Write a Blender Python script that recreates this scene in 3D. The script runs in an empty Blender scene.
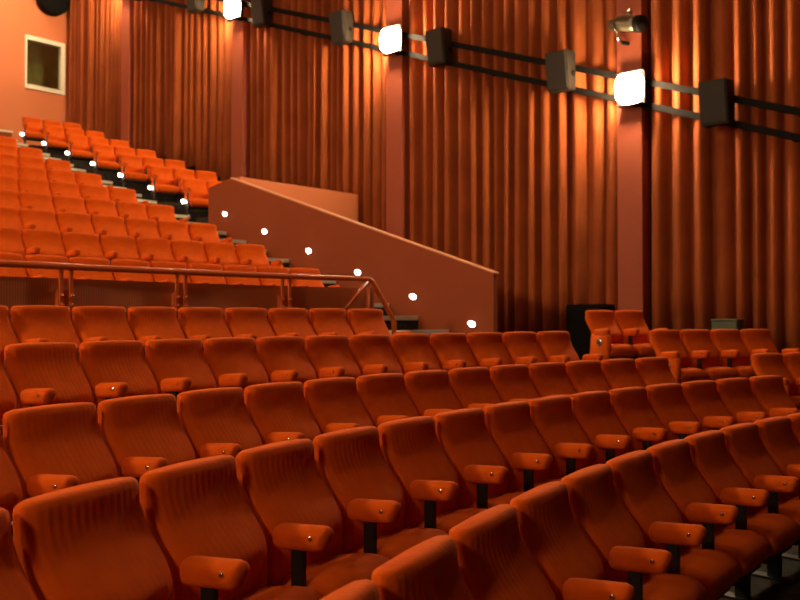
import bpy, bmesh, math, random
from mathutils import Vector, Matrix
random.seed(7)
sc = bpy.context.scene
COL = sc.collection
PI = math.pi
ZO = 1.70                      # eye height: the world's z = 0 lies this far below the camera
CX, CY = 5.28, -10.58          # centre the curved rows are struck from
PITCH = 0.55                   # seat spacing along a row
SEAT_H = 0.90
WALL_X = 14.40                 # right-hand side wall
BACK_Y = 28.2                  # back wall
SWX = 10.60                    # plane of the sloping wall beside the steps
STEP_X0, STEP_X1 = 8.88, 10.58 # the stepped aisle
PIL_Y0, PIL_S = 7.06, 5.66     # pilasters along the side wall

# ------------------------------------------------------------------ helpers
def link(o):
    COL.objects.link(o); return o

def obj(name, bm, mat, parent=None, smooth=False, loc=(0, 0, 0)):
    me = bpy.data.meshes.new(name)
    bmesh.ops.recalc_face_normals(bm, faces=bm.faces)
    bm.to_mesh(me); bm.free()
    if smooth:
        for p in me.polygons: p.use_smooth = True
    me.materials.append(mat)
    o = bpy.data.objects.new(name, me); link(o)
    o.location = loc
    if parent is not None: o.parent = parent
    return o

def thing(name, label, cat, loc=(0, 0, 0), rz=0.0, group=None):
    o = bpy.data.objects.new(name, None); link(o)
    o.empty_display_size = 0.1
    o.location = loc; o.rotation_euler = (0, 0, rz)
    tag(o, label, cat, group)
    return o

def tag(o, label, cat, group=None):
    o['label'] = label; o['category'] = cat
    if group: o['group'] = group
    return o

def struct(name, bm, mat, label=None, smooth=False, parent=None):
    o = obj(name, bm, mat, parent, smooth)
    if parent is None:
        o['kind'] = 'structure'
        if label: o['label'] = label; o['category'] = name.split('_')[0]
    return o

def box(bm, x0, x1, y0, y1, z0, z1, bev=0.0, seg=2, M=None):
    vs = [bm.verts.new((x, y, z)) for x in (x0, x1) for y in (y0, y1) for z in (z0, z1)]
    idx = [(0, 1, 3, 2), (4, 6, 7, 5), (0, 4, 5, 1), (2, 3, 7, 6), (0, 2, 6, 4), (1, 5, 7, 3)]
    fs = [bm.faces.new([vs[i] for i in f]) for f in idx]
    if bev > 0:
        es = list({e for f in fs for e in f.edges})
        r = bmesh.ops.bevel(bm, geom=es, offset=bev, segments=seg, affect='EDGES', profile=0.5)
        vs = list({v for f in r['faces'] for v in f.verts} | {v for v in vs if v.is_valid})
    if M is not None:
        bmesh.ops.transform(bm, matrix=M, verts=[v for v in vs if v.is_valid])
    return bm

def tube(bm, pts, r, n=12, cap=True):
    pts = [Vector(p) for p in pts]
    rings = []
    for i, p in enumerate(pts):
        if i == 0: d = pts[1] - p
        elif i == len(pts) - 1: d = p - pts[i - 1]
        else: d = (pts[i + 1] - p).normalized() + (p - pts[i - 1]).normalized()
        d.normalize()
        ref = Vector((0, 0, 1)) if abs(d.z) < 0.95 else Vector((1, 0, 0))
        a = d.cross(ref).normalized(); b = d.cross(a).normalized()
        rr = r[i] if isinstance(r, (list, tuple)) else r
        rings.append([bm.verts.new(p + a * rr * math.cos(2 * PI * k / n) + b * rr * math.sin(2 * PI * k / n)) for k in range(n)])
    for i in range(len(rings) - 1):
        for k in range(n):
            bm.faces.new((rings[i][k], rings[i][(k + 1) % n], rings[i + 1][(k + 1) % n], rings[i + 1][k]))
    if cap:
        bm.faces.new(rings[0][::-1]); bm.faces.new(rings[-1])
    return bm

def rings_mesh(bm, rings):
    vr = [[bm.verts.new(p) for p in r] for r in rings]
    n = len(vr[0])
    for i in range(len(vr) - 1):
        for k in range(n):
            bm.faces.new((vr[i][k], vr[i][(k + 1) % n], vr[i + 1][(k + 1) % n], vr[i + 1][k]))
    bm.faces.new(vr[0][::-1]); bm.faces.new(vr[-1])
    return bm

def oval(bm, pts, ry, rz, tilt=0.33, n=20):
    rings = []
    for (x, y, z), k in pts:
        ring = []
        for q in range(n):
            a = 2 * PI * q / n
            u, v = ry * k * math.cos(a), rz * k * math.sin(a)
            ring.append((x, y + u - v * tilt, z + v + u * tilt))
        rings.append(ring)
    return rings_mesh(bm, rings)

def prism(bm, poly, axis, a, b):
    """polygon given in the two other axes, extruded along axis from a to b"""
    def P(u, v, w):
        return {'x': (w, u, v), 'y': (u, w, v), 'z': (u, v, w)}[axis]
    A = [bm.verts.new(P(u, v, a)) for u, v in poly]
    B = [bm.verts.new(P(u, v, b)) for u, v in poly]
    n = len(poly)
    bm.faces.new(A[::-1]); bm.faces.new(B)
    for i in range(n):
        bm.faces.new((A[i], A[(i + 1) % n], B[(i + 1) % n], B[i]))
    return bm

def arc_y(R, x):
    return CY + math.sqrt(max(R * R - (x - CX) ** 2, 0))

def arc_slab(bm, R0, R1, x0, x1, z0, z1, n=28):
    """block between two concentric arcs and two straight sides"""
    f, b = [], []
    for i in range(n + 1):
        x = x0 + (x1 - x0) * i / n
        f.append((x, arc_y(R0, x))); b.append((x, arc_y(R1, x)))
    return prism(bm, f + b[::-1], 'z', z0 + ZO, z1 + ZO)

# ------------------------------------------------------------------ materials
def mat(name, col, rough=0.6, metal=0.0, spec=0.5, emit=None, strength=0.0, sheen=0.0):
    m = bpy.data.materials.new(name); m.use_nodes = True
    b = m.node_tree.nodes['Principled BSDF']
    b.inputs['Base Color'].default_value = (*col, 1)
    b.inputs['Roughness'].default_value = rough
    b.inputs['Metallic'].default_value = metal
    b.inputs['Specular IOR Level'].default_value = spec
    if sheen:
        b.inputs['Sheen Weight'].default_value = sheen
        b.inputs['Sheen Roughness'].default_value = 0.5
        b.inputs['Sheen Tint'].default_value = (1.0, 0.45, 0.2, 1)
    if emit:
        b.inputs['Emission Color'].default_value = (*emit, 1)
        b.inputs['Emission Strength'].default_value = strength
    return m

def add_noise(m, col_a, col_b, scale=8.0, bump=0.0, detail=4.0, bscale=None, coord='Object'):
    nt = m.node_tree; b = nt.nodes['Principled BSDF']
    tc = nt.nodes.new('ShaderNodeTexCoord')
    nz = nt.nodes.new('ShaderNodeTexNoise'); nz.inputs['Scale'].default_value = scale; nz.inputs['Detail'].default_value = detail
    cr = nt.nodes.new('ShaderNodeValToRGB')
    cr.color_ramp.elements[0].position = 0.35; cr.color_ramp.elements[1].position = 0.65
    cr.color_ramp.elements[0].color = (*col_a, 1); cr.color_ramp.elements[1].color = (*col_b, 1)
    nt.links.new(tc.outputs[coord], nz.inputs['Vector'])
    nt.links.new(nz.outputs['Fac'], cr.inputs['Fac'])
    nt.links.new(cr.outputs['Color'], b.inputs['Base Color'])
    if bump:
        n2 = nt.nodes.new('ShaderNodeTexNoise'); n2.inputs['Scale'].default_value = bscale or scale * 10
        nt.links.new(tc.outputs[coord], n2.inputs['Vector'])
        bp = nt.nodes.new('ShaderNodeBump'); bp.inputs['Strength'].default_value = bump; bp.inputs['Distance'].default_value = 0.01
        nt.links.new(n2.outputs['Fac'], bp.inputs['Height'])
        nt.links.new(bp.outputs['Normal'], b.inputs['Normal'])
    return m

SEAT_A, SEAT_B = (0.66, 0.090, 0.0035), (0.74, 0.106, 0.005)
m_velour = add_noise(mat('orange_velour', SEAT_A, 0.9, spec=0.12, sheen=0.04), SEAT_A, SEAT_B, 9, 0.12, bscale=260)

def ribbed_velour():
    m = mat('orange_ribbed_velour', SEAT_A, 0.9, spec=0.12, sheen=0.04)
    add_noise(m, SEAT_A, SEAT_B, 9)
    nt = m.node_tree; b = nt.nodes['Principled BSDF']
    tc = nt.nodes.new('ShaderNodeTexCoord')
    wv = nt.nodes.new('ShaderNodeTexWave'); wv.wave_type = 'BANDS'; wv.bands_direction = 'X'
    wv.inputs['Scale'].default_value = 9.5; wv.inputs['Distortion'].default_value = 0.3
    nt.links.new(tc.outputs['Object'], wv.inputs['Vector'])
    bp = nt.nodes.new('ShaderNodeBump'); bp.inputs['Strength'].default_value = 0.20; bp.inputs['Distance'].default_value = 0.005
    nt.links.new(wv.outputs['Fac'], bp.inputs['Height'])
    nt.links.new(bp.outputs['Normal'], b.inputs['Normal'])
    return m
m_ribbed = ribbed_velour()
m_shell = mat('seat_back_shell', (0.07, 0.018, 0.008), 0.5)
m_black = mat('black_metal', (0.012, 0.011, 0.010), 0.45)
m_chrome = mat('chrome', (0.85, 0.82, 0.78), 0.18, metal=1.0)

m_curtain = add_noise(mat('curtain_cloth', (0.4, 0.1, 0.03), 0.9, spec=0.2, sheen=0.1), (0.27, 0.056, 0.012), (0.34, 0.075, 0.017), 1.6, 0.15, bscale=300)
m_paint = add_noise(mat('terracotta_paint', (0.5, 0.14, 0.06), 0.65, spec=0.3), (0.30, 0.056, 0.012), (0.33, 0.062, 0.014), 0.7, 0.06, bscale=90)
m_pilaster = add_noise(mat('pilaster_paint', (0.5, 0.14, 0.06), 0.65, spec=0.3), (0.35, 0.076, 0.034), (0.38, 0.083, 0.038), 0.7, 0.06, bscale=90)
m_paint_lit = add_noise(mat('terracotta_paint_lit', (0.5, 0.14, 0.06), 0.65, spec=0.3), (0.66, 0.19, 0.070), (0.70, 0.205, 0.078), 0.7, 0.06, bscale=90)  # lighter copy of the terracotta paint, brightness of well-lit walls in the colour
m_lit_edge = mat('terracotta_lit_edge', (0.80, 0.34, 0.18), 0.3)  # lit top edge of the sloping wall, brightness put into the colour
def fluted():
    m = mat('fluted_panel', (0.2, 0.05, 0.02), 0.55)
    nt = m.node_tree; b = nt.nodes['Principled BSDF']
    tc = nt.nodes.new('ShaderNodeTexCoord')
    wv = nt.nodes.new('ShaderNodeTexWave'); wv.bands_direction = 'X'; wv.inputs['Scale'].default_value = 11
    wv.inputs['Distortion'].default_value = 0.1
    cr = nt.nodes.new('ShaderNodeValToRGB')
    cr.color_ramp.elements[0].color = (0.44, 0.10, 0.026, 1); cr.color_ramp.elements[1].color = (0.60, 0.14, 0.038, 1)
    nt.links.new(tc.outputs['Object'], wv.inputs['Vector']); nt.links.new(wv.outputs['Fac'], cr.inputs['Fac'])
    nt.links.new(cr.outputs['Color'], b.inputs['Base Color'])
    return m
m_panel = fluted()
m_rail = mat('red_rail_gloss', (0.60, 0.11, 0.022), 0.25, spec=0.5)
m_carpet = add_noise(mat('dark_carpet', (0.03, 0.02, 0.015), 0.95), (0.018, 0.014, 0.010), (0.05, 0.038, 0.026), 14, 0.3, bscale=200)
m_nosing = mat('beige_nosing', (0.80, 0.70, 0.50), 0.55)
m_track = mat('track_black', (0.010, 0.008, 0.007), 0.7, spec=0.08)
m_cab = add_noise(mat('speaker_cabinet', (0.1, 0.08, 0.06), 0.6, spec=0.3), (0.020, 0.013, 0.008), (0.028, 0.018, 0.011), 20)
m_cab_side = mat('speaker_side', (0.42, 0.34, 0.25), 0.55)
m_grille = add_noise(mat('speaker_grille', (0.03, 0.025, 0.02), 0.7), (0.018, 0.012, 0.009), (0.032, 0.022, 0.016), 220)
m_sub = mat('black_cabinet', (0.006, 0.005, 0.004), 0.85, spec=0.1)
m_green = add_noise(mat('grey_green_metal', (0.11, 0.12, 0.07), 0.5), (0.075, 0.095, 0.050), (0.095, 0.115, 0.060), 6)
m_frame = mat('cream_frame', (0.80, 0.72, 0.55), 0.5)
m_booth = add_noise(mat('booth_olive', (0.15, 0.12, 0.05), 0.9), (0.34, 0.31, 0.16), (0.44, 0.40, 0.22), 3)
m_ceil = mat('ceiling_dark', (0.10, 0.045, 0.025), 0.9)
LAMP = (1.0, 0.70, 0.38)
m_lens = mat('lamp_lens', (1, 1, 1), 0.4, emit=(1.0, 0.76, 0.44), strength=330.0)
m_fill_down = mat('fill_light_diffuser', (1, 1, 1), 0.4, emit=(1.0, 0.76, 0.44), strength=150.0)
m_fill_wash = mat('wall_fill_diffuser', (1, 1, 1), 0.4, emit=(1.0, 0.80, 0.50), strength=165.0)
m_lens_fill = mat('dim_fill_lens', (1, 1, 1), 0.4, emit=(1.0, 0.74, 0.42), strength=85.0)
m_booth_fill = mat('booth_fill_lamp', (1, 1, 1), 0.4, emit=(1.0, 0.86, 0.55), strength=5.0)
m_led = mat('step_led', (1, 1, 1), 0.4, emit=(1.0, 0.93, 0.82), strength=9.0)
m_bezel = mat('led_bezel', (0.30, 0.10, 0.05), 0.4)
m_spot = mat('spot_body', (0.20, 0.17, 0.11), 0.3, metal=0.7)

def glass():
    m = bpy.data.materials.new('window_glass'); m.use_nodes = True
    nt = m.node_tree; nt.nodes.clear()
    out = nt.nodes.new('ShaderNodeOutputMaterial'); mix = nt.nodes.new('ShaderNodeMixShader')
    tr = nt.nodes.new('ShaderNodeBsdfTransparent'); gl = nt.nodes.new('ShaderNodeBsdfGlossy')
    tr.inputs['Color'].default_value = (0.8, 0.85, 0.72, 1); gl.inputs['Roughness'].default_value = 0.05
    mix.inputs['Fac'].default_value = 0.10
    nt.links.new(tr.outputs[0], mix.inputs[1]); nt.links.new(gl.outputs[0], mix.inputs[2]); nt.links.new(mix.outputs[0], out.inputs[0])
    return m
m_glass = glass()

# ------------------------------------------------------------------ rows
LOWER = [  # radius, height of the back's top (relative to the eye), angle of boundary 0, seats from that boundary to the aisle
    (12.75, -0.742, -13.42, -2, 10), (13.82, -0.578, -17.29, -1, 14), (14.98, -0.438, -13.80, -2, 13),
    (16.22, -0.175, -10.55, -3, 12), (17.58, 0.086, -7.47, -3, 8)]
SHIFT = {12.75: 0.020, 13.82: 0.008}
UP_R0, UP_P, UP_Z0, UP_DZ = 20.41, 1.286, 0.718, 0.430
N_UP = 9
FAR_DZ = 0.15                  # the block right of the steps stands a little higher

# ------------------------------------------------------------------ the setting
def far_floor(y):
    """floor level right of the stepped aisle, by distance"""
    if y < 3.15: return LOWER[1][1] - SEAT_H
    if y < 4.25: return LOWER[2][1] - SEAT_H
    if y < 5.45: return LOWER[3][1] - SEAT_H
    if y < 14.15: return LOWER[4][1] - SEAT_H
    j = 6
    while arc_y(UP_R0 + UP_P * j - 0.78, 12.4) < y and j < 12: j += 1
    return UP_Z0 + UP_DZ * (j - 1) - SEAT_H + FAR_DZ

bm = bmesh.new(); box(bm, -4.2, WALL_X + 0.3, -7, BACK_Y + 0.3, -0.32, -0.02)
struct('floor', bm, m_carpet)
for i, (R, z, t0, k0, n) in enumerate(LOWER):
    fz = z - SEAT_H
    R0 = R - 0.72 if i else R - 2.2
    R1 = (LOWER[i + 1][0] - 0.72) if i < 4 else UP_R0 - 1.30
    bm = bmesh.new(); arc_slab(bm, R0, R1, -3.9, 14.6 if i < 4 else STEP_X0, -1.70, fz, 40)
    struct('floor_terrace', bm, m_carpet)
bm = bmesh.new()
prism(bm, [(STEP_X0, arc_y(LOWER[4][0] - 0.72, STEP_X0) - 0.0), (14.6, arc_y(LOWER[4][0] - 0.72, 14.6)), (14.6, 14.1), (STEP_X0, 14.1)], 'z', -1.7 + ZO, LOWER[4][1] - SEAT_H + ZO)
struct('floor_landing', bm, m_carpet)
for j in range(1, 13):
    R = UP_R0 + UP_P * (j - 1); fz = UP_Z0 + UP_DZ * (j - 1) - SEAT_H
    if j <= 10:
        bm = bmesh.new(); arc_slab(bm, R - (0.72 if j > 1 else 1.22), R + UP_P - 0.72 if j < 10 else R + 7, -3.9, STEP_X0, -1.7, fz, 30)
        struct('floor_terrace', bm, m_carpet)
    if j >= 6:
        bm = bmesh.new()
        y0 = lambda x: arc_y(R - 0.52, x) if j > 6 else 14.16
        xa = SWX + 0.11 if j == 6 else STEP_X1
        xs = [xa + (14.6 - xa) * t / 8 for t in range(9)]
        R2 = R + UP_P - 0.52 if j < 12 else R + 6.5
        poly = [(x, y0(x)) for x in xs] + [(x, arc_y(R2, x)) for x in xs[::-1]]
        prism(bm, poly, 'z', -1.7 + ZO, fz + FAR_DZ + ZO)
        struct('floor_terrace', bm, m_carpet)

# walls and ceiling
bm = bmesh.new(); box(bm, WALL_X, WALL_X + 0.2, -7, BACK_Y + 0.2, -0.3, 14.5); struct('wall_right', bm, m_ceil)
bm = bmesh.new(); box(bm, -4.1, -3.9, -7, BACK_Y + 0.2, -0.3, 14.5); struct('wall_left', bm, m_curtain)
bm = bmesh.new(); box(bm, -4.1, WALL_X + 0.2, -7, BACK_Y + 1.6, 14.5, 14.7); struct('ceiling', bm, m_ceil)

# back wall with the opening of the projection window
D = Vector((math.cos(math.radians(41.9)), math.sin(math.radians(41.9)), 0)); RT = Vector((D.y, -D.x, 0))
F_PX, HOR = 853.7, 316.6
def ray(px):
    return D * F_PX + RT * (px - 400)
def on_y(px, y):
    d = ray(px); t = y / d.y
    return d.x * t
def z_at(px, py, p):
    depth = p[0] * D.x + p[1] * D.y
    return (HOR - py) / F_PX * depth
wx0, wx1 = on_y(24, BACK_Y), on_y(59, BACK_Y)
wz0, wz1 = z_at(40, 86.5, (13.3, BACK_Y)) + ZO, z_at(40, 41, (13.3, BACK_Y)) + ZO
bm = bmesh.new()
box(bm, -4.1, wx0, BACK_Y, BACK_Y + 0.2, -0.3, 14.5); box(bm, wx1, WALL_X + 0.2, BACK_Y, BACK_Y + 0.2, -0.3, 14.5)
box(bm, wx0, wx1, BACK_Y, BACK_Y + 0.2, -0.3, wz0); box(bm, wx0, wx1, BACK_Y, BACK_Y + 0.2, wz1, 14.5)
struct('wall_back', bm, m_paint_lit)
bm = bmesh.new()
box(bm, wx0 - 0.6, wx1 + 0.6, BACK_Y + 1.4, BACK_Y + 1.5, wz0 - 0.7, wz1 + 0.7)
box(bm, wx0 - 0.6, wx1 + 0.6, BACK_Y + 0.2, BACK_Y + 1.5, wz0 - 0.75, wz0 - 0.7)
box(bm, wx0 - 0.6, wx1 + 0.6, BACK_Y + 0.2, BACK_Y + 1.5, wz1 + 0.7, wz1 + 0.75)
box(bm, wx0 - 0.65, wx0 - 0.6, BACK_Y + 0.2, BACK_Y + 1.5, wz0 - 0.7, wz1 + 0.7)
box(bm, wx1 + 0.6, wx1 + 0.65, BACK_Y + 0.2, BACK_Y + 1.5, wz0 - 0.7, wz1 + 0.7)
struct('wall_booth', bm, m_booth)
bl = thing('booth_fill_lamp', 'added unseen fill lamp on the ceiling of the projection booth behind the window', 'lamp', ((wx0 + wx1) / 2, BACK_Y + 0.7, wz1 + 0.7))  # unseen lamp added to brighten the booth behind the pane
bm = bmesh.new(); box(bm, -0.35, 0.35, -0.06, 0.06, -0.05, 0.0, 0.01, 1); obj('housing', bm, m_frame, bl)
bm = bmesh.new(); tube(bm, [(-0.3, 0, -0.07), (0.3, 0, -0.07)], 0.025, 10); obj('tube', bm, m_booth_fill, bl)
win = bpy.data.objects.new('window_1', None); link(win); win['kind'] = 'structure'
win['label'] = 'cream framed projection window high in the back wall'; win['category'] = 'window'
win.location = (wx0, BACK_Y, wz0)
W, H = wx1 - wx0, wz1 - wz0
bm = bmesh.new()
t = 0.13
box(bm, -0.05, 0.02, -0.04, 0.14, -t, H + t, 0.01); box(bm, W - 0.02, W + t, -0.07, 0.14, -t, H + t, 0.01)
box(bm, 0.02, W - 0.02, -0.07, 0.14, -t, 0.02, 0.01); box(bm, 0.02, W - 0.02, -0.07, 0.14, H - 0.02, H + t, 0.01)
obj('window_frame', bm, m_frame, win)
bm = bmesh.new(); box(bm, 0.0, W, 0.05, 0.07, 0.0, H); obj('window_pane', bm, m_glass, win)

# pilasters
for k in range(-2, 4):
    y = PIL_Y0 + PIL_S * k
    bm = bmesh.new(); box(bm, 13.97, WALL_X + 0.05, y - 0.24, y + 0.24, far_floor(y) + ZO - 0.1, 14.5, 0.012)
    struct('pillar', bm, m_pilaster)
    bm = bmesh.new(); box(bm, -3.95, 2 * CX - 13.97, y - 0.38, y + 0.10, 0.0, 14.5, 0.012)
    struct('pillar', bm, m_pilaster)

# sloping wall beside the steps, its painted edge highlight, and the end wall of the exit passage
bm = bmesh.new()
prism(bm, [(7.60, -0.95 + ZO), (7.60, 0.65 + ZO), (14.15, 2.81 + ZO), (14.9, 2.70 + ZO), (14.9, -0.9 + ZO)], 'x', SWX, SWX + 0.10)
struct('wall_sloping', bm, m_paint, 'terracotta sloping wall beside the aisle steps')
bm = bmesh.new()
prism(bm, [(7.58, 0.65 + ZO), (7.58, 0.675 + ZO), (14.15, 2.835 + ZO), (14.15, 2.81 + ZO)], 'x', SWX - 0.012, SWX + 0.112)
struct('trim_highlight', bm, m_lit_edge)
bm = bmesh.new(); box(bm, SWX + 0.10, 14.20, 13.95, 14.10, -0.9 + ZO, 2.84 + ZO, 0.01)
struct('wall_passage', bm, m_paint_lit, 'terracotta end wall above the exit passage, its lamplight in the paint')  # paler paint carries the lamplight on this wall

# parapet below the railing and the low wall behind the last row
bm = bmesh.new(); arc_slab(bm, UP_R0 - 1.30, UP_R0 - 1.22, -3.9, STEP_X0 - 0.25, -0.9, 0.395, 60)
struct('wall_parapet', bm, m_panel, 'brown fluted parapet under the red railing')
RB = UP_R0 + UP_P * 8 + 0.46
bm = bmesh.new(); arc_slab(bm, RB, RB + 0.15, -3.9, STEP_X0, 3.2, 4.36, 40); struct('wall_rear', bm, m_paint)
bm = bmesh.new(); arc_slab(bm, RB - 0.03, RB + 0.18, -3.9, STEP_X0 + 0.02, 4.36, 4.41, 40); struct('trim_2', bm, m_nosing)

# ------------------------------------------------------------------ curtains
def curtain(name, y0, y1, label):
    rnd = random.Random(int(y0 * 100))
    ys, offs = [], []
    y = y0
    while y < y1 - 0.10:
        w = rnd.uniform(0.22, 0.40)
        if y + w > y1 - 0.14: w = y1 - y
        a = rnd.uniform(0.16, 0.28); sk = rnd.uniform(0.40, 0.60); b = rnd.uniform(0, 0.03)
        n = 12
        for i in range(n):
            t = i / n
            tt = t / sk * 0.5 if t < sk else 0.5 + (t - sk) / (1 - sk) * 0.5
            s = math.sin(PI * tt) ** 0.8
            ys.append(y + w * t); offs.append(a * s + b * math.sin(2 * PI * t))
        y += w
    ys.append(y1); offs.append(0)
    ztop = 14.2
    bm = bmesh.new(); rows = []
    nz = 10
    ph = [rnd.uniform(0, 6.28) for _ in range(3)]
    for r in range(nz + 1):
        row = []
        for yy, of in zip(ys, offs):
            zb = max(far_floor(yy), far_floor(yy - 0.5), far_floor(yy + 0.5)) + ZO + 0.03
            f = r / nz
            z = zb + (ztop - zb) * f
            sway = 0.012 * math.sin(2.2 * f * PI + yy * 3 + ph[0])
            row.append(bm.verts.new((WALL_X - 0.10 - of * (1.0 + 0.10 * (1 - f)), yy + sway * min(1, (1 - f) * 2), z)))
        rows.append(row)
    for r in range(nz):
        for i in range(len(ys) - 1):
            bm.faces.new((rows[r][i], rows[r][i + 1], rows[r + 1][i + 1], rows[r + 1][i]))
    o = obj(name, bm, m_curtain, None, True)
    m = o.modifiers.new('cloth', 'SOLIDIFY'); m.thickness = 0.006
    tag(o, label, 'curtain', 'pleated curtains along the side wall')
CUR = [(-1, 'orange pleated curtain at right edge of photo, right of the nearest pillar'),
       (0, 'orange pleated curtain between nearest and second pillar, behind the black cabinet'),
       (1, 'orange pleated curtain between second and third pillar, above the end of the sloping wall'),
       (2, 'orange pleated curtain between third and farthest pillar, behind the upper seats'),
       (3, 'narrow orange pleated curtain next to the back wall and its window')]
for k, lab in CUR:
    curtain('curtain', PIL_Y0 + PIL_S * k + 0.26, (PIL_Y0 + PIL_S * (k + 1) - 0.26) if k < 3 else BACK_Y - 0.08, lab)

# ------------------------------------------------------------------ the aisle steps
st = thing('staircase', 'dark carpeted aisle steps with beige nosings climbing beside the sloping wall', 'stairs', (STEP_X0, 7.17, LOWER[4][1] - SEAT_H + ZO))
def at(o, p): return Vector(p) - Vector(o.location)
for n in range(-3, 25):
    y = 9.10 + 0.643 * n; z = 0.0 + 0.215 * n
    if n == -3: y, z = 7.17, -0.645
    bm = bmesh.new(); box(bm, 0, STEP_X1 - STEP_X0, y - st.location.y, y + 0.66 - st.location.y, z - 0.26 + ZO - st.location.z if n > -3 else 0, z + ZO - st.location.z)
    s = obj('step', bm, m_carpet, st)
    bm = bmesh.new(); box(bm, 0.0, STEP_X1 - STEP_X0, y - st.location.y - 0.012, y + 0.05 - st.location.y, z + ZO - st.location.z - 0.060, z + ZO - st.location.z + 0.008, 0.004, 1)
    obj('nosing', bm, m_nosing, s)

# step lights set in the sloping wall
SL = ['lowest step light, nearest the right end of the sloping wall', 'second step light up from the right end of the sloping wall',
      'third step light up the sloping wall, above the bend of the railing', 'fourth step light up the sloping wall, above the railing',
      'fifth step light up the sloping wall, below its peak', 'topmost step light at the left end of the sloping wall']
LED_Y0, LED_Z0 = 8.0, -0.116
for i, lab in enumerate(SL):
    y, z = LED_Y0 + 1.275 * i - (0.07 if i else 0), LED_Z0 + 0.442 * i
    t = thing('step_light', 'round white ' + lab, 'light', (SWX, y, z + ZO), 0, 'step lights along the sloping wall')
    bm = bmesh.new(); oval(bm, [((0.01, 0, 0), 1), ((-0.014, 0, 0), 1), ((-0.02, 0, 0), 0.9)], 0.085, 0.062); obj('bezel', bm, m_bezel, t, True)
    bm = bmesh.new(); oval(bm, [((-0.016, 0, 0), 1), ((-0.032, 0, 0), 1), ((-0.04, 0, 0), 0.7)], 0.066, 0.043); obj('lens', bm, m_led, t, True)

# ------------------------------------------------------------------ railing
RR = 19.17
hr = thing('handrail', 'glossy red tubular handrail on posts along the front of the upper seats', 'railing', (0, 0, 0))
bm = bmesh.new()
RX1 = 8.50
pts = []
for i in range(60):
    x = -3.8 + (RX1 + 3.8) * i / 59
    pts.append((x, arc_y(RR - 0.12, x), 0.515 + ZO))
e = Vector(pts[-1])
pts += [(e.x + 0.05, e.y - 0.01, e.z - 0.03), (e.x + 0.36, e.y - 0.10, e.z - 0.53), (e.x + 0.385, e.y - 0.11, e.z - 0.60), (e.x + 0.385, e.y - 0.11, LOWER[4][1] - SEAT_H + ZO)]
tube(bm, pts, 0.036, 12)
obj('rail_tube', bm, m_rail, hr, True)
def rail_x(px):
    lo, hi = -3.8, 12
    for _ in range(60):
        m = (lo + hi) / 2
        v = Vector((m, arc_y(RR - 0.12, m), 0)); p = 400 + F_PX * v.dot(RT) / v.dot(D)
        if p < px: lo = m
        else: hi = m
    return lo
for px in (-70, 66, 181, 286):
    x = rail_x(px); y = arc_y(RR - 0.12, x); a = math.atan2(x - CX, y - CY)
    M = Matrix.Translation((x, y, 0)) @ Matrix.Rotation(-a, 4, 'Z')
    for s in (-1, 1):
        bm = bmesh.new(); box(bm, s * 0.055 - 0.022, s * 0.055 + 0.022, -0.012, 0.012, 0.06 + ZO, 0.50 + ZO, 0.004, 1, M)
        p = obj('post', bm, m_rail, hr)
        bm = bmesh.new()
        for zz in (0.12, 0.22):
            tube(bm, [M @ Vector((s * 0.055, -0.012, zz + ZO)), M @ Vector((s * 0.055, -0.035, zz + ZO))], 0.018, 10)
        obj('bolt', bm, m_rail, p, True)
    bm = bmesh.new(); box(bm, -0.09, 0.09, 0.008, 0.10, 0.05 + ZO, 0.27 + ZO, 0.004, 1, M); obj('bracket', bm, m_rail, hr)
bm = bmesh.new(); tube(bm, [(e.x - 0.02, e.y, e.z - 0.02), (e.x - 0.42, e.y + 0.05, e.z - 0.42)], 0.022, 10); obj('brace', bm, m_rail, hr, True)
bm = bmesh.new(); tube(bm, [(e.x - 0.01, e.y + 0.01, e.z - 0.01), (e.x - 0.01, e.y + 0.01, UP_Z0 - SEAT_H + ZO - 0.6)], 0.024, 10); obj('post', bm, m_rail, hr, True)

# ------------------------------------------------------------------ the seat
def prof(z):
    """front face of the backrest: forward offset by height"""
    K = [(0.40, 0.152), (0.48, 0.152), (0.53, 0.150), (0.575, 0.142), (0.62, 0.120), (0.66, 0.090), (0.70, 0.058), (0.74, 0.031), (0.78, 0.013), (0.82, 0.004), (0.90, 0.0)]
    if z <= K[0][0]: return K[0][1]
    for (a, fa), (b, fb) in zip(K, K[1:]):
        if z <= b:
            t = (z - a) / (b - a); t = t * t * (3 - 2 * t) * 0.4 + t * 0.6
            return fa + (fb - fa) * t
    return K[-1][1]

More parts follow.
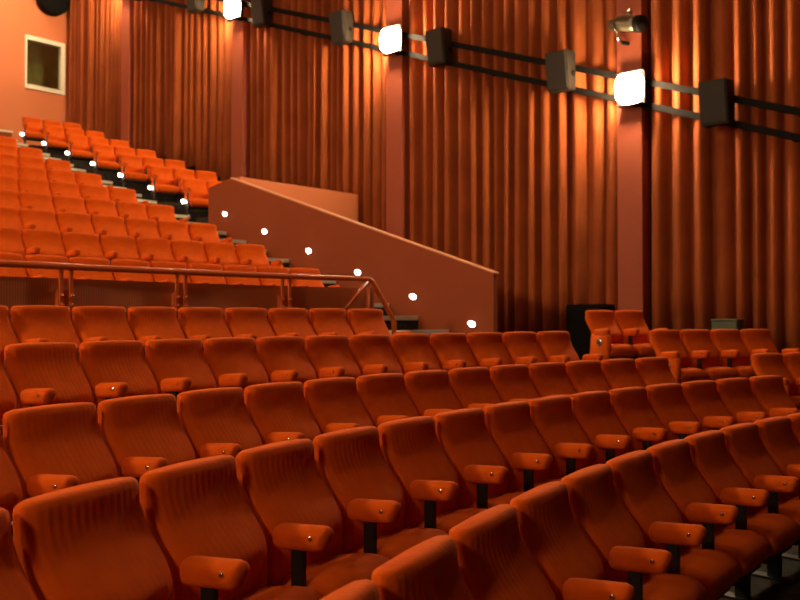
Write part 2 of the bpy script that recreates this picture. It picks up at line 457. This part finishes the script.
def backrest_bm():
    bm = bmesh.new(); rings = []
    zs = [0.36, 0.38, 0.42, 0.46, 0.50, 0.54, 0.58, 0.62, 0.66, 0.70, 0.74, 0.78, 0.81, 0.84, 0.86]
    top = [(0.884, 0.003), (0.893, 0.009), (0.899, 0.018)]
    def ring(z, inset, zz):
        hw = 0.262 - inset - (0.006 if zz > 0.8 else 0)
        th = 0.078 if zz > 0.6 else 0.078 + 0.02 * (0.6 - zz) / 0.2
        yf, yb = -prof(zz) + inset, -prof(zz) + th - inset
        nx, ny = 14, 4
        cr = min(0.020, (yb - yf) * 0.45)
        pts = []
        # front, left to right, with the corners rounded
        for i in range(nx + 1):
            u = -1 + 2 * i / nx; x = hw * u
            edge = hw - abs(x)
            rr = 0.0 if edge >= cr else cr - math.sqrt(max(cr * cr - (cr - edge) ** 2, 0))
            lumbar = 0.045 * math.exp(-((zz - 0.54) / 0.07) ** 2) * (1 - u * u)
            crown = 0.008 * (1 - u * u) if zz > 0.85 else 0
            bulge = 0.030 * (1 - abs(u) ** 2.0) * (1.0 if zz < 0.88 else max(0.5, 1 - (zz - 0.88) / 0.04))
            pts.append((x, yf + rr - bulge - lumbar, z + crown))
        for j in range(1, ny):
            pts.append((hw, yf + cr + (yb - yf - 2 * cr) * j / ny + 0.0, z))
        for i in range(nx + 1):
            u = 1 - 2 * i / nx; x = hw * u
            edge = hw - abs(x)
            rr = 0.0 if edge >= cr else cr - math.sqrt(max(cr * cr - (cr - edge) ** 2, 0))
            crown = 0.008 * (1 - u * u) if zz > 0.85 else 0
            pts.append((x, yb - rr, z + crown))
        for j in range(1, ny):
            pts.append((-hw, yb - cr - (yb - yf - 2 * cr) * j / ny, z))
        return pts
    rings.append(ring(0.352, 0.02, 0.36))
    for z in zs: rings.append(ring(z, 0.0, z))
    for z, ins in top: rings.append(ring(z, ins, z))
    return rings_mesh(bm, rings)

def cushion_bm():
    bm = bmesh.new(); rings = []
    # sections along depth, from the back to the rounded front nose
    secs = [(-0.15, 0.250, 0.385, 0.24), (-0.16, 0.246, 0.394, 0.25), (-0.21, 0.244, 0.402, 0.254), (-0.26, 0.242, 0.412, 0.257), (-0.32, 0.240, 0.420, 0.259),
            (-0.365, 0.240, 0.422, 0.259), (-0.405, 0.243, 0.415, 0.258), (-0.435, 0.252, 0.398, 0.254), (-0.456, 0.270, 0.374, 0.248), (-0.468, 0.292, 0.350, 0.238)]
    for y, z0, z1, hw in secs:
        pts = []; n = 24; cr = min(0.045, (z1 - z0) * 0.48)
        for k in range(n):
            a = 2 * PI * k / n + PI / n
            c, s = math.cos(a), math.sin(a)
            x = math.copysign(abs(c) ** 0.35, c) * hw; zz = math.copysign(abs(s) ** 0.5, s)
            z = (z0 + z1) / 2 + zz * (z1 - z0) / 2
            if s > 0: z += 0.012 * (1 - (x / hw) ** 2)
            pts.append((x, y, z))
        rings.append(pts)
    return rings_mesh(bm, rings)

def arm_bm(x):
    bm = bmesh.new()
    box(bm, x - 0.046, x + 0.046, -0.455, -0.18, 0.553, 0.653, 0.038, 5)
    for v in bm.verts:                                   # the front end is rounder below, and the pad rises a little to the front
        if v.co.y < -0.41 and v.co.z < 0.61: v.co.y += 0.014
        v.co.z += 0.022 * ((-v.co.y) - 0.455) / 0.345
    return bm
def bolt_bm(x, s):
    bm = bmesh.new(); tube(bm, [(x + s * 0.044, -0.385, 0.608), (x + s * 0.049, -0.385, 0.608), (x + s * 0.051, -0.385, 0.608)], [0.0105, 0.0105, 0.006], 12); return bm
def post_bm(x):
    bm = bmesh.new(); box(bm, x - 0.016, x + 0.016, -0.325, -0.265, 0.25, 0.572, 0.005, 1); return bm
def leg_bm(x):
    bm = bmesh.new()
    box(bm, x - 0.022, x + 0.022, -0.38, -0.16, 0.20, 0.28, 0.006, 1)
    box(bm, x - 0.022, x + 0.022, -0.34, -0.26, 0.01, 0.24, 0.004, 1)
    box(bm, x - 0.045, x + 0.045, -0.42, -0.14, 0.0, 0.014, 0.003, 1)
    return bm
def shell_bm():
    bm = bmesh.new(); rings = []
    for z in (0.30, 0.34, 0.42, 0.50, 0.58, 0.66, 0.74, 0.80, 0.83):
        hw = 0.252; th = 0.022
        yb = -prof(z) + (0.078 if z > 0.6 else 0.078 + 0.02 * (0.6 - max(z, 0.4)) / 0.2) + 0.002
        if z < 0.36: yb -= 0.02
        rings.append([(-hw, yb, z), (-hw + 0.02, yb + th, z), (hw - 0.02, yb + th, z), (hw, yb, z), (hw, yb - 0.006, z), (-hw, yb - 0.006, z)])
    return rings_mesh(bm, rings)
def pan_bm():
    bm = bmesh.new(); box(bm, -0.225, 0.225, -0.42, -0.15, 0.212, 0.248, 0.01, 1); return bm
def end_panel_bm(s):
    bm = bmesh.new()
    x = s * PITCH / 2
    prism(bm, [(-0.12, 0.05), (-0.44, 0.05), (-0.455, 0.30), (-0.455, 0.57), (-0.12, 0.57), (-0.10, 0.30)], 'x', x - 0.038, x + 0.038)
    bmesh.ops.bevel(bm, geom=list(bm.edges), offset=0.012, segments=2, affect='EDGES')
    return bm
def badge_bm(s):
    x = s * (PITCH / 2 + 0.038)
    bm = bmesh.new(); tube(bm, [(x, -0.30, 0.46), (x + s * 0.012, -0.30, 0.46), (x + s * 0.016, -0.30, 0.46)], [0.055, 0.055, 0.04], 20); return bm
def led_bm(s, y=-0.20, z=0.36):
    x = s * PITCH / 2
    bm = bmesh.new()
    return oval(bm, [((x + s * 0.015, y, z), 0.8), ((x + s * 0.05, y, z), 1.0), ((x + s * 0.08, y, z), 1.0), ((x + s * 0.09, y, z), 0.7)], 0.072, 0.038)

PROTO = {}
def tmpl(key, bm, m, smooth=True):
    me = bpy.data.meshes.new(key)
    bmesh.ops.recalc_face_normals(bm, faces=bm.faces); bm.to_mesh(me); bm.free()
    if smooth:
        for p in me.polygons: p.use_smooth = True
    me.materials.append(m); PROTO[key] = me
HP = PITCH / 2
tmpl('backrest', backrest_bm(), m_ribbed)
tmpl('back_shell', shell_bm(), m_shell, False)
tmpl('seat_cushion', cushion_bm(), m_velour)
tmpl('seat_pan', pan_bm(), m_black, False)
tmpl('armrest', arm_bm(-HP), m_velour); tmpl('armrest_r', arm_bm(HP), m_velour)
tmpl('bolt', bolt_bm(-HP, -1), m_chrome); tmpl('bolt_r', bolt_bm(HP, 1), m_chrome)
tmpl('armrest_post', post_bm(-HP), m_black, False); tmpl('armrest_post_r', post_bm(HP), m_black, False)
tmpl('leg', leg_bm(-HP), m_black, False); tmpl('leg_r', leg_bm(HP), m_black, False)
tmpl('end_panel', end_panel_bm(-1), m_velour); tmpl('end_panel_r', end_panel_bm(1), m_velour)
tmpl('badge', badge_bm(-1), m_chrome); tmpl('badge_r', badge_bm(1), m_chrome)
tmpl('aisle_light', led_bm(-1), m_led)

def part(name, key, parent):
    o = bpy.data.objects.new(name, PROTO[key]); link(o); o.parent = parent
    return o
def make_seat(R, th, ztop, label, group, left_end=False, right_end=False, led=False, badge=True):
    R = R - SHIFT.get(round(R, 2), 0.02)
    x, y = CX + R * math.sin(th), CY + R * math.cos(th)
    t = thing('theatre_seat', label, 'seat', (x, y, ztop - SEAT_H + ZO), -th, group)
    part('backrest', 'backrest', t); part('back_shell', 'back_shell', t)
    part('seat_cushion', 'seat_cushion', t); part('seat_pan', 'seat_pan', t)
    a = part('armrest', 'armrest', t); part('bolt', 'bolt', a)
    part('armrest_post', 'armrest_post', t); l_ = part('leg', 'leg', t)
    if led: part('aisle_light', 'aisle_light', l_)['label'] = 'glowing white step light'
    if left_end:
        p = part('end_panel', 'end_panel', t)
        if badge: part('badge', 'badge', p)['label'] = 'round chrome badge'
    if right_end:
        a = part('armrest', 'armrest_r', t); part('bolt', 'bolt_r', a)
        part('armrest_post', 'armrest_post_r', t); part('leg', 'leg_r', t)
        p = part('end_panel', 'end_panel_r', t)
        if badge: part('badge', 'badge_r', p)['label'] = 'round chrome badge'
    return t

ORD = ['', 'first', 'second', 'third', 'fourth', 'fifth', 'sixth', 'seventh', 'eighth', 'ninth', 'tenth', 'eleventh', 'twelfth', 'thirteenth', 'fourteenth', 'fifteenth', 'sixteenth']
ROWN = ['nearest curved row', 'second row from the front', 'third row from the front', 'fourth row from the front', 'fifth row, just below the railing']
def project(x, y, z):
    v = Vector((x, y, 0)); d = v.dot(D)
    return 400 + F_PX * v.dot(RT) / d, HOR - F_PX * z / d, d

for i, (R, z, t0, k0, k1) in enumerate(LOWER):
    for k in range(k0, k1):
        th = math.radians(t0) + (k + 0.5) * PITCH / R
        if i == 0:
            n = k - k0 + 1
            lab = f'orange velour cinema seat, {ORD[n]} from the left in the nearest curved row'
            if n == 1: lab = 'orange velour cinema seat at the bottom edge, leftmost of the nearest curved row'
        else:
            n = k1 - k
            lab = f'orange velour cinema seat, {ORD[n]} from the aisle end, {ROWN[i]}'
            if n == 1: lab = f'orange velour cinema seat at the aisle end, {ROWN[i]}'
        make_seat(R, th, z, lab, f'seats in the {ROWN[i]}', right_end=(k == k1 - 1 and i > 0))
# right of the aisle, lower part
for i, x0, n in ((2, 10.14, 3), (3, 10.19, 4), (4, 10.77, 2)):
    R, z = LOWER[i][:2]
    t0 = math.asin((x0 - CX) / R)
    nm = {2: 'the row at the right edge', 3: 'the row of four before the curtain', 4: 'the pair beside the black cabinet'}[i]
    for k in range(n):
        lab = f'orange cinema seat, {ORD[k + 1]} from the left in {nm}'
        make_seat(R, t0 + (k + 0.5) * PITCH / R, z, lab, 'seats in ' + nm, left_end=(k == 0), right_end=(k == n - 1))
# upper centre block, its ends on the aisle
for j in range(1, N_UP + 1):
    R = UP_R0 + UP_P * (j - 1); z = UP_Z0 + UP_DZ * (j - 1)
    te = math.asin((8.82 - CX) / R)
    for k in range(0, 14):
        th = te - (k + 0.5) * PITCH / R
        px, py, d = project(CX + R * math.sin(th), CY + R * math.cos(th), z)
        if px < -80: break
        row = f'{ORD[j]} row above the railing' if j > 1 else 'first row behind the railing'
        pos = f'{ORD[k + 1]} from the steps' if k else 'beside the steps'
        make_seat(R, th, z, f'orange cinema seat {pos}, {row}', f'seats in the {row}', right_end=(k == 0), badge=False)
# upper block right of the steps
for j in range(6, 13):
    R = UP_R0 + UP_P * (j - 1) + 0.20; z = UP_Z0 + UP_DZ * (j - 1) + FAR_DZ
    t0 = math.asin((10.64 - CX) / R)
    for k in range(3):
        m = j - 5
        row = f'{ORD[m]} row up behind the sloping wall' if m < 7 else 'top row under the window'
        pos = ['with glowing step light', 'in the middle', 'next to the curtain'][k]
        make_seat(R, t0 + (k + 0.5) * PITCH / R, z, f'orange cinema seat {pos}, {row}', f'seats in the {row}', led=(k == 0))

# ------------------------------------------------------------------ rails, lamps and speakers on the side walls
TX = 13.78
def rail_z(y): return 4.07 + 0.368 * (y - 7.16)
def mirror(x, side): return x if side > 0 else 2 * CX - x
def lamp(k, side, label, group, lens=None):
    y = PIL_Y0 + PIL_S * k - 0.14; z = rail_z(y) + ZO
    x = mirror(TX, side)
    t = thing('floodlight', label, 'lamp', (x, y, z), 0 if side > 0 else PI, group)
    bm = bmesh.new(); box(bm, 0.03, 0.17, -0.17, 0.17, -0.19, 0.19, 0.02, 2); obj('housing', bm, m_track, t)
    bm = bmesh.new()
    rings = []
    for d, f in ((0.0, 1.0), (-0.10, 1.0), (-0.16, 0.95), (-0.19, 0.84), (-0.20, 0.6)):
        rings.append([(d, 0.235 * f * math.copysign(abs(math.cos(a)) ** 0.6, math.cos(a)), 0.26 * f * math.copysign(abs(math.sin(a)) ** 0.6, math.sin(a))) for a in [2 * PI * q / 24 for q in range(24)]])
    rings_mesh(bm, rings); obj('lens', bm, lens or m_lens, t, True)
    bm = bmesh.new(); box(bm, 0.0, 0.03, -0.25, 0.25, -0.29, 0.29, 0.01, 2); obj('flange', bm, m_track, t)
    for s in (-1, 1):
        bm = bmesh.new(); box(bm, -0.10, 0.0, -0.25, 0.25, s * 0.285 - 0.008, s * 0.285 + 0.008, 0.004, 1); obj('visor', bm, m_track, t)
    bm = bmesh.new(); box(bm, 0.14, 0.192, -0.04, 0.04, -0.28, 0.28, 0.01, 1); obj('bracket', bm, m_track, t)
LN = {-1: 'beyond the right edge', 0: 'on the nearest pillar, brightest and rightmost', 1: 'on the second pillar, middle of the photo top',
      2: 'on the third pillar, cut by the top edge', 3: 'on the farthest pillar near the back wall'}
for k in range(0, 4):
    lamp(k, 1, 'glowing white floodlight ' + LN[k], 'floodlights on the side wall')
for k in range(-1, 4):
    lamp(k, -1, f'left wall floodlight opposite the one ' + {-1: 'left out beyond the right edge, added as dim fill', 0: 'on the nearest pillar', 1: 'on the second pillar', 2: 'on the third pillar', 3: 'on the farthest pillar'}[k], 'floodlights on the left wall', m_lens_fill if k < 0 else None)  # nearest left lamp is an unseen fill added for the lower rows

def downlight(x, y, z, rad, label, m=None):  # unseen ceiling lights added to brighten the rows and the back wall
    t = thing('ceiling_fill_light', label, 'lamp', (x, y, z), 0, 'added unseen downlights in the ceiling')
    bm = bmesh.new(); tube(bm, [(0, 0, 0), (0, 0, -0.05), (0, 0, -0.06)], [rad + 0.06, rad + 0.05, rad + 0.02], 24); obj('trim_ring', bm, m_track, t, True)
    bm = bmesh.new(); tube(bm, [(0, 0, -0.055), (0, 0, -0.075), (0, 0, -0.085)], [rad, rad, rad * 0.8], 24); obj('diffuser', bm, m or m_fill_down, t, True)
downlight(1.6, 6.8, 14.5, 0.30, 'added unseen ceiling downlight above the left end of the lower rows')
downlight(8.2, 6.8, 14.5, 0.30, 'added unseen ceiling downlight above the right end of the lower rows')
downlight(10.9, 27.2, 14.5, 0.30, 'added unseen ceiling downlight close to the back wall', m_fill_wash)  # added to brighten the back wall
rl = thing('speaker_rail', 'pair of black sloping rails carrying speakers and lamps along the curtains', 'rail', (TX, 0, 0))
for s in (0.205, -0.205):
    bm = bmesh.new()
    ya, yb = 0.5, 27.6
    prism(bm, [(ya, rail_z(ya) + s + ZO - 0.058), (yb, rail_z(yb) + s + ZO - 0.058), (yb, rail_z(yb) + s + ZO + 0.058), (ya, rail_z(ya) + s + ZO + 0.058)], 'x', 0.19, 0.25)
    r_ = obj('rail', bm, m_track, rl)
for q in range(10):
    y = 1.4 + 2.89 * q
    bm = bmesh.new(); box(bm, 0.22, WALL_X - TX, y - 0.03, y + 0.03, rail_z(y) + ZO - 0.27, rail_z(y) + ZO - 0.20, 0.005, 1)
    box(bm, 0.22, WALL_X - TX, y - 0.03, y + 0.03, rail_z(y) + ZO + 0.20, rail_z(y) + ZO + 0.27, 0.005, 1)
    obj('bracket', bm, m_track, rl)

SPL = ['black wedge loudspeaker nearest the right edge, right of the brightest lamp', 'brown wedge loudspeaker left of the brightest lamp, its side lit',
       'black wedge loudspeaker right of the middle lamp', 'brown wedge loudspeaker between the second and third pillar lamps, side lit',
       'black wedge loudspeaker right of the third pillar lamp', 'small wedge loudspeaker left of the third pillar lamp, at top edge',
       'dark wedge loudspeaker right of the farthest lamp, at the top edge', 'dark wedge loudspeaker in the corner by the back wall']
for i, lab in enumerate(SPL):
    y = 5.43 + 2.93 * i
    z = rail_z(y) + ZO
    t = thing('loudspeaker', lab, 'speaker', (TX + 0.19, y, z), 0, 'loudspeakers on the side wall rails')
    bm = bmesh.new()
    prism(bm, [(-0.36, 0.40), (-0.25, -0.31), (0.0, -0.29), (0.0, 0.43)], 'y', -0.23, 0.23)
    bmesh.ops.bevel(bm, geom=list(bm.edges), offset=0.014, segments=2, affect='EDGES')
    obj('cabinet', bm, m_cab, t)
    bm = bmesh.new()
    prism(bm, [(-0.373, 0.37), (-0.275, -0.275), (-0.252, -0.275), (-0.345, 0.37)], 'y', -0.205, 0.205)
    obj('grille', bm, m_grille, t)
    for s in (-1, 1):
        bm = bmesh.new(); tube(bm, [(-0.12, s * 0.23, 0), (-0.12, s * 0.252, 0)], 0.05, 14)
        obj('pivot_knob', bm, m_track, t, True)

cx0, cx1 = on_y(37, 27.9), on_y(66, 27.9); czb = z_at(50, 11, (13.4, 27.9)) + ZO  # dark block added in place of a shadow on the back wall
rs = thing('corner_shadow_block', 'dark round-bottomed block standing for a shadow high on the back wall, above the window corner', 'speaker', ((cx0 + cx1) / 2, BACK_Y - 0.005, czb))
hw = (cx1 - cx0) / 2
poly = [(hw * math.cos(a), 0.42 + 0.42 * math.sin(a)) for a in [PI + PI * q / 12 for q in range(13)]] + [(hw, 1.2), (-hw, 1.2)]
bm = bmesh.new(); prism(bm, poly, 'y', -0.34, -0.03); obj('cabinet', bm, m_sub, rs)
bm = bmesh.new(); prism(bm, [(x * 0.9, 0.06 + z * 0.92) for x, z in poly], 'y', -0.36, -0.335); obj('grille', bm, m_sub, rs)  # cabinet and grille parts only give that shadow its dark shape
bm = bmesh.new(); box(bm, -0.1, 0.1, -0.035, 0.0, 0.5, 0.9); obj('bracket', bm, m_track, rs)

# spotlight on a bracket above the nearest lamp
sy = 7.02
sp = thing('stage_spotlight', 'small shiny spotlight on a bracket above the brightest lamp', 'spotlight', (TX + 0.05, sy, z_at(628, 23, (TX, sy)) + ZO), 0)
bm = bmesh.new(); tube(bm, [(-0.05, 0.30, 0.06), (-0.06, 0.10, 0.03), (-0.08, -0.12, -0.02), (-0.10, -0.24, -0.05)], [0.09, 0.13, 0.13, 0.12], 18); b_ = obj('body', bm, m_spot, sp, True)
bm = bmesh.new(); tube(bm, [(-0.10, -0.24, -0.05), (-0.12, -0.34, -0.075), (-0.125, -0.36, -0.08)], [0.145, 0.15, 0.13], 20); obj('lens_hood', bm, m_track, sp, True)
bm = bmesh.new(); tube(bm, [(-0.05, 0.20, 0.16), (-0.09, 0.02, 0.20), (-0.13, -0.16, 0.13)], 0.022, 10); obj('handle', bm, m_chrome, sp, True)
bm = bmesh.new(); tube(bm, [(-0.20, 0.16, 0.02), (-0.22, 0.10, -0.16), (-0.16, 0.10, -0.26), (0.0, 0.10, -0.28)], 0.028, 10); obj('yoke', bm, m_chrome, sp, True)
bm = bmesh.new(); bmesh.ops.create_uvsphere(bm, u_segments=14, v_segments=10, radius=0.055, matrix=Matrix.Translation((-0.12, -0.10, 0.20))); obj('knob', bm, m_chrome, sp, True)
bm = bmesh.new(); tube(bm, [(0.0, 0.10, -0.28), (0.28, 0.0, -0.28), (0.32, -0.1, -0.28)], 0.03, 10); obj('bracket', bm, m_track, sp, True)

# black cabinet behind the pair of seats, and the little metal case by the curtain
fz = LOWER[4][1] - SEAT_H + ZO
cb = thing('subwoofer_cabinet', 'tall black loudspeaker cabinet on the floor, left of the pair of seats', 'cabinet', (12.25, 6.88, fz))
bm = bmesh.new(); box(bm, -0.26, 0.26, -0.30, 0.30, 0.04, 0.98, 0.015); obj('body', bm, m_sub, cb)
bm = bmesh.new(); box(bm, -0.285, -0.255, -0.26, 0.26, 0.10, 0.93, 0.006); obj('grille', bm, m_sub, cb)
bm = bmesh.new(); box(bm, -0.25, 0.25, -0.29, 0.29, 0.98, 1.01, 0.006); obj('lid', bm, m_sub, cb)
for sx in (-0.21, 0.21):
    for sy_ in (-0.24, 0.24):
        bm = bmesh.new(); tube(bm, [(sx, sy_, 0), (sx, sy_, 0.045)], 0.03, 10); obj('foot', bm, m_black, cb)
fz = LOWER[3][1] - SEAT_H + ZO
gx, gy = 13.35, 5.10
gtop = z_at(726, 319, (gx, gy)) + ZO
gc = thing('metal_case', 'small grey green metal case standing by the curtain behind the four seats', 'case', (gx, gy, fz))
bm = bmesh.new(); box(bm, -0.15, 0.15, -0.20, 0.20, 0.03, gtop - fz - 0.03, 0.015); obj('body', bm, m_green, gc)
bm = bmesh.new(); box(bm, -0.16, 0.16, -0.21, 0.21, gtop - fz - 0.03, gtop - fz, 0.01); obj('lid', bm, m_green, gc)
bm = bmesh.new(); box(bm, -0.09, 0.09, -0.225, -0.195, gtop - fz - 0.22, gtop - fz - 0.08, 0.01); obj('latch', bm, m_black, gc)
for sx in (-0.11, 0.11):
    for sy_ in (-0.15, 0.15):
        bm = bmesh.new(); tube(bm, [(sx, sy_, 0), (sx, sy_, 0.035)], 0.025, 10); obj('foot', bm, m_black, gc)

# ------------------------------------------------------------------ camera and view
cam = bpy.data.cameras.new('camera'); co = bpy.data.objects.new('camera', cam); link(co)
cam.sensor_width = 36; cam.lens = F_PX / 800 * 36
co.location = (0, 0, ZO)
co.rotation_euler = (PI / 2 + math.radians(1.11), 0, math.radians(41.9 - 90))
cam.dof.use_dof = True; cam.dof.focus_distance = 4.3; cam.dof.aperture_fstop = 3.2
cam.clip_start = 0.05
sc.camera = co
w = bpy.data.worlds.new('world'); sc.world = w; w.use_nodes = True
w.node_tree.nodes['Background'].inputs['Color'].default_value = (0.02, 0.008, 0.003, 1)
w.node_tree.nodes['Background'].inputs['Strength'].default_value = 0.3
vs = sc.view_settings
sc.display_settings.display_device = 'sRGB'
vs.view_transform = 'Standard'; vs.look = 'None'; vs.gamma = 1.0; vs.use_curve_mapping = False
vs.exposure = 0.32
sc.cycles.use_denoising = True
sc.cycles.max_bounces = 6; sc.cycles.diffuse_bounces = 4
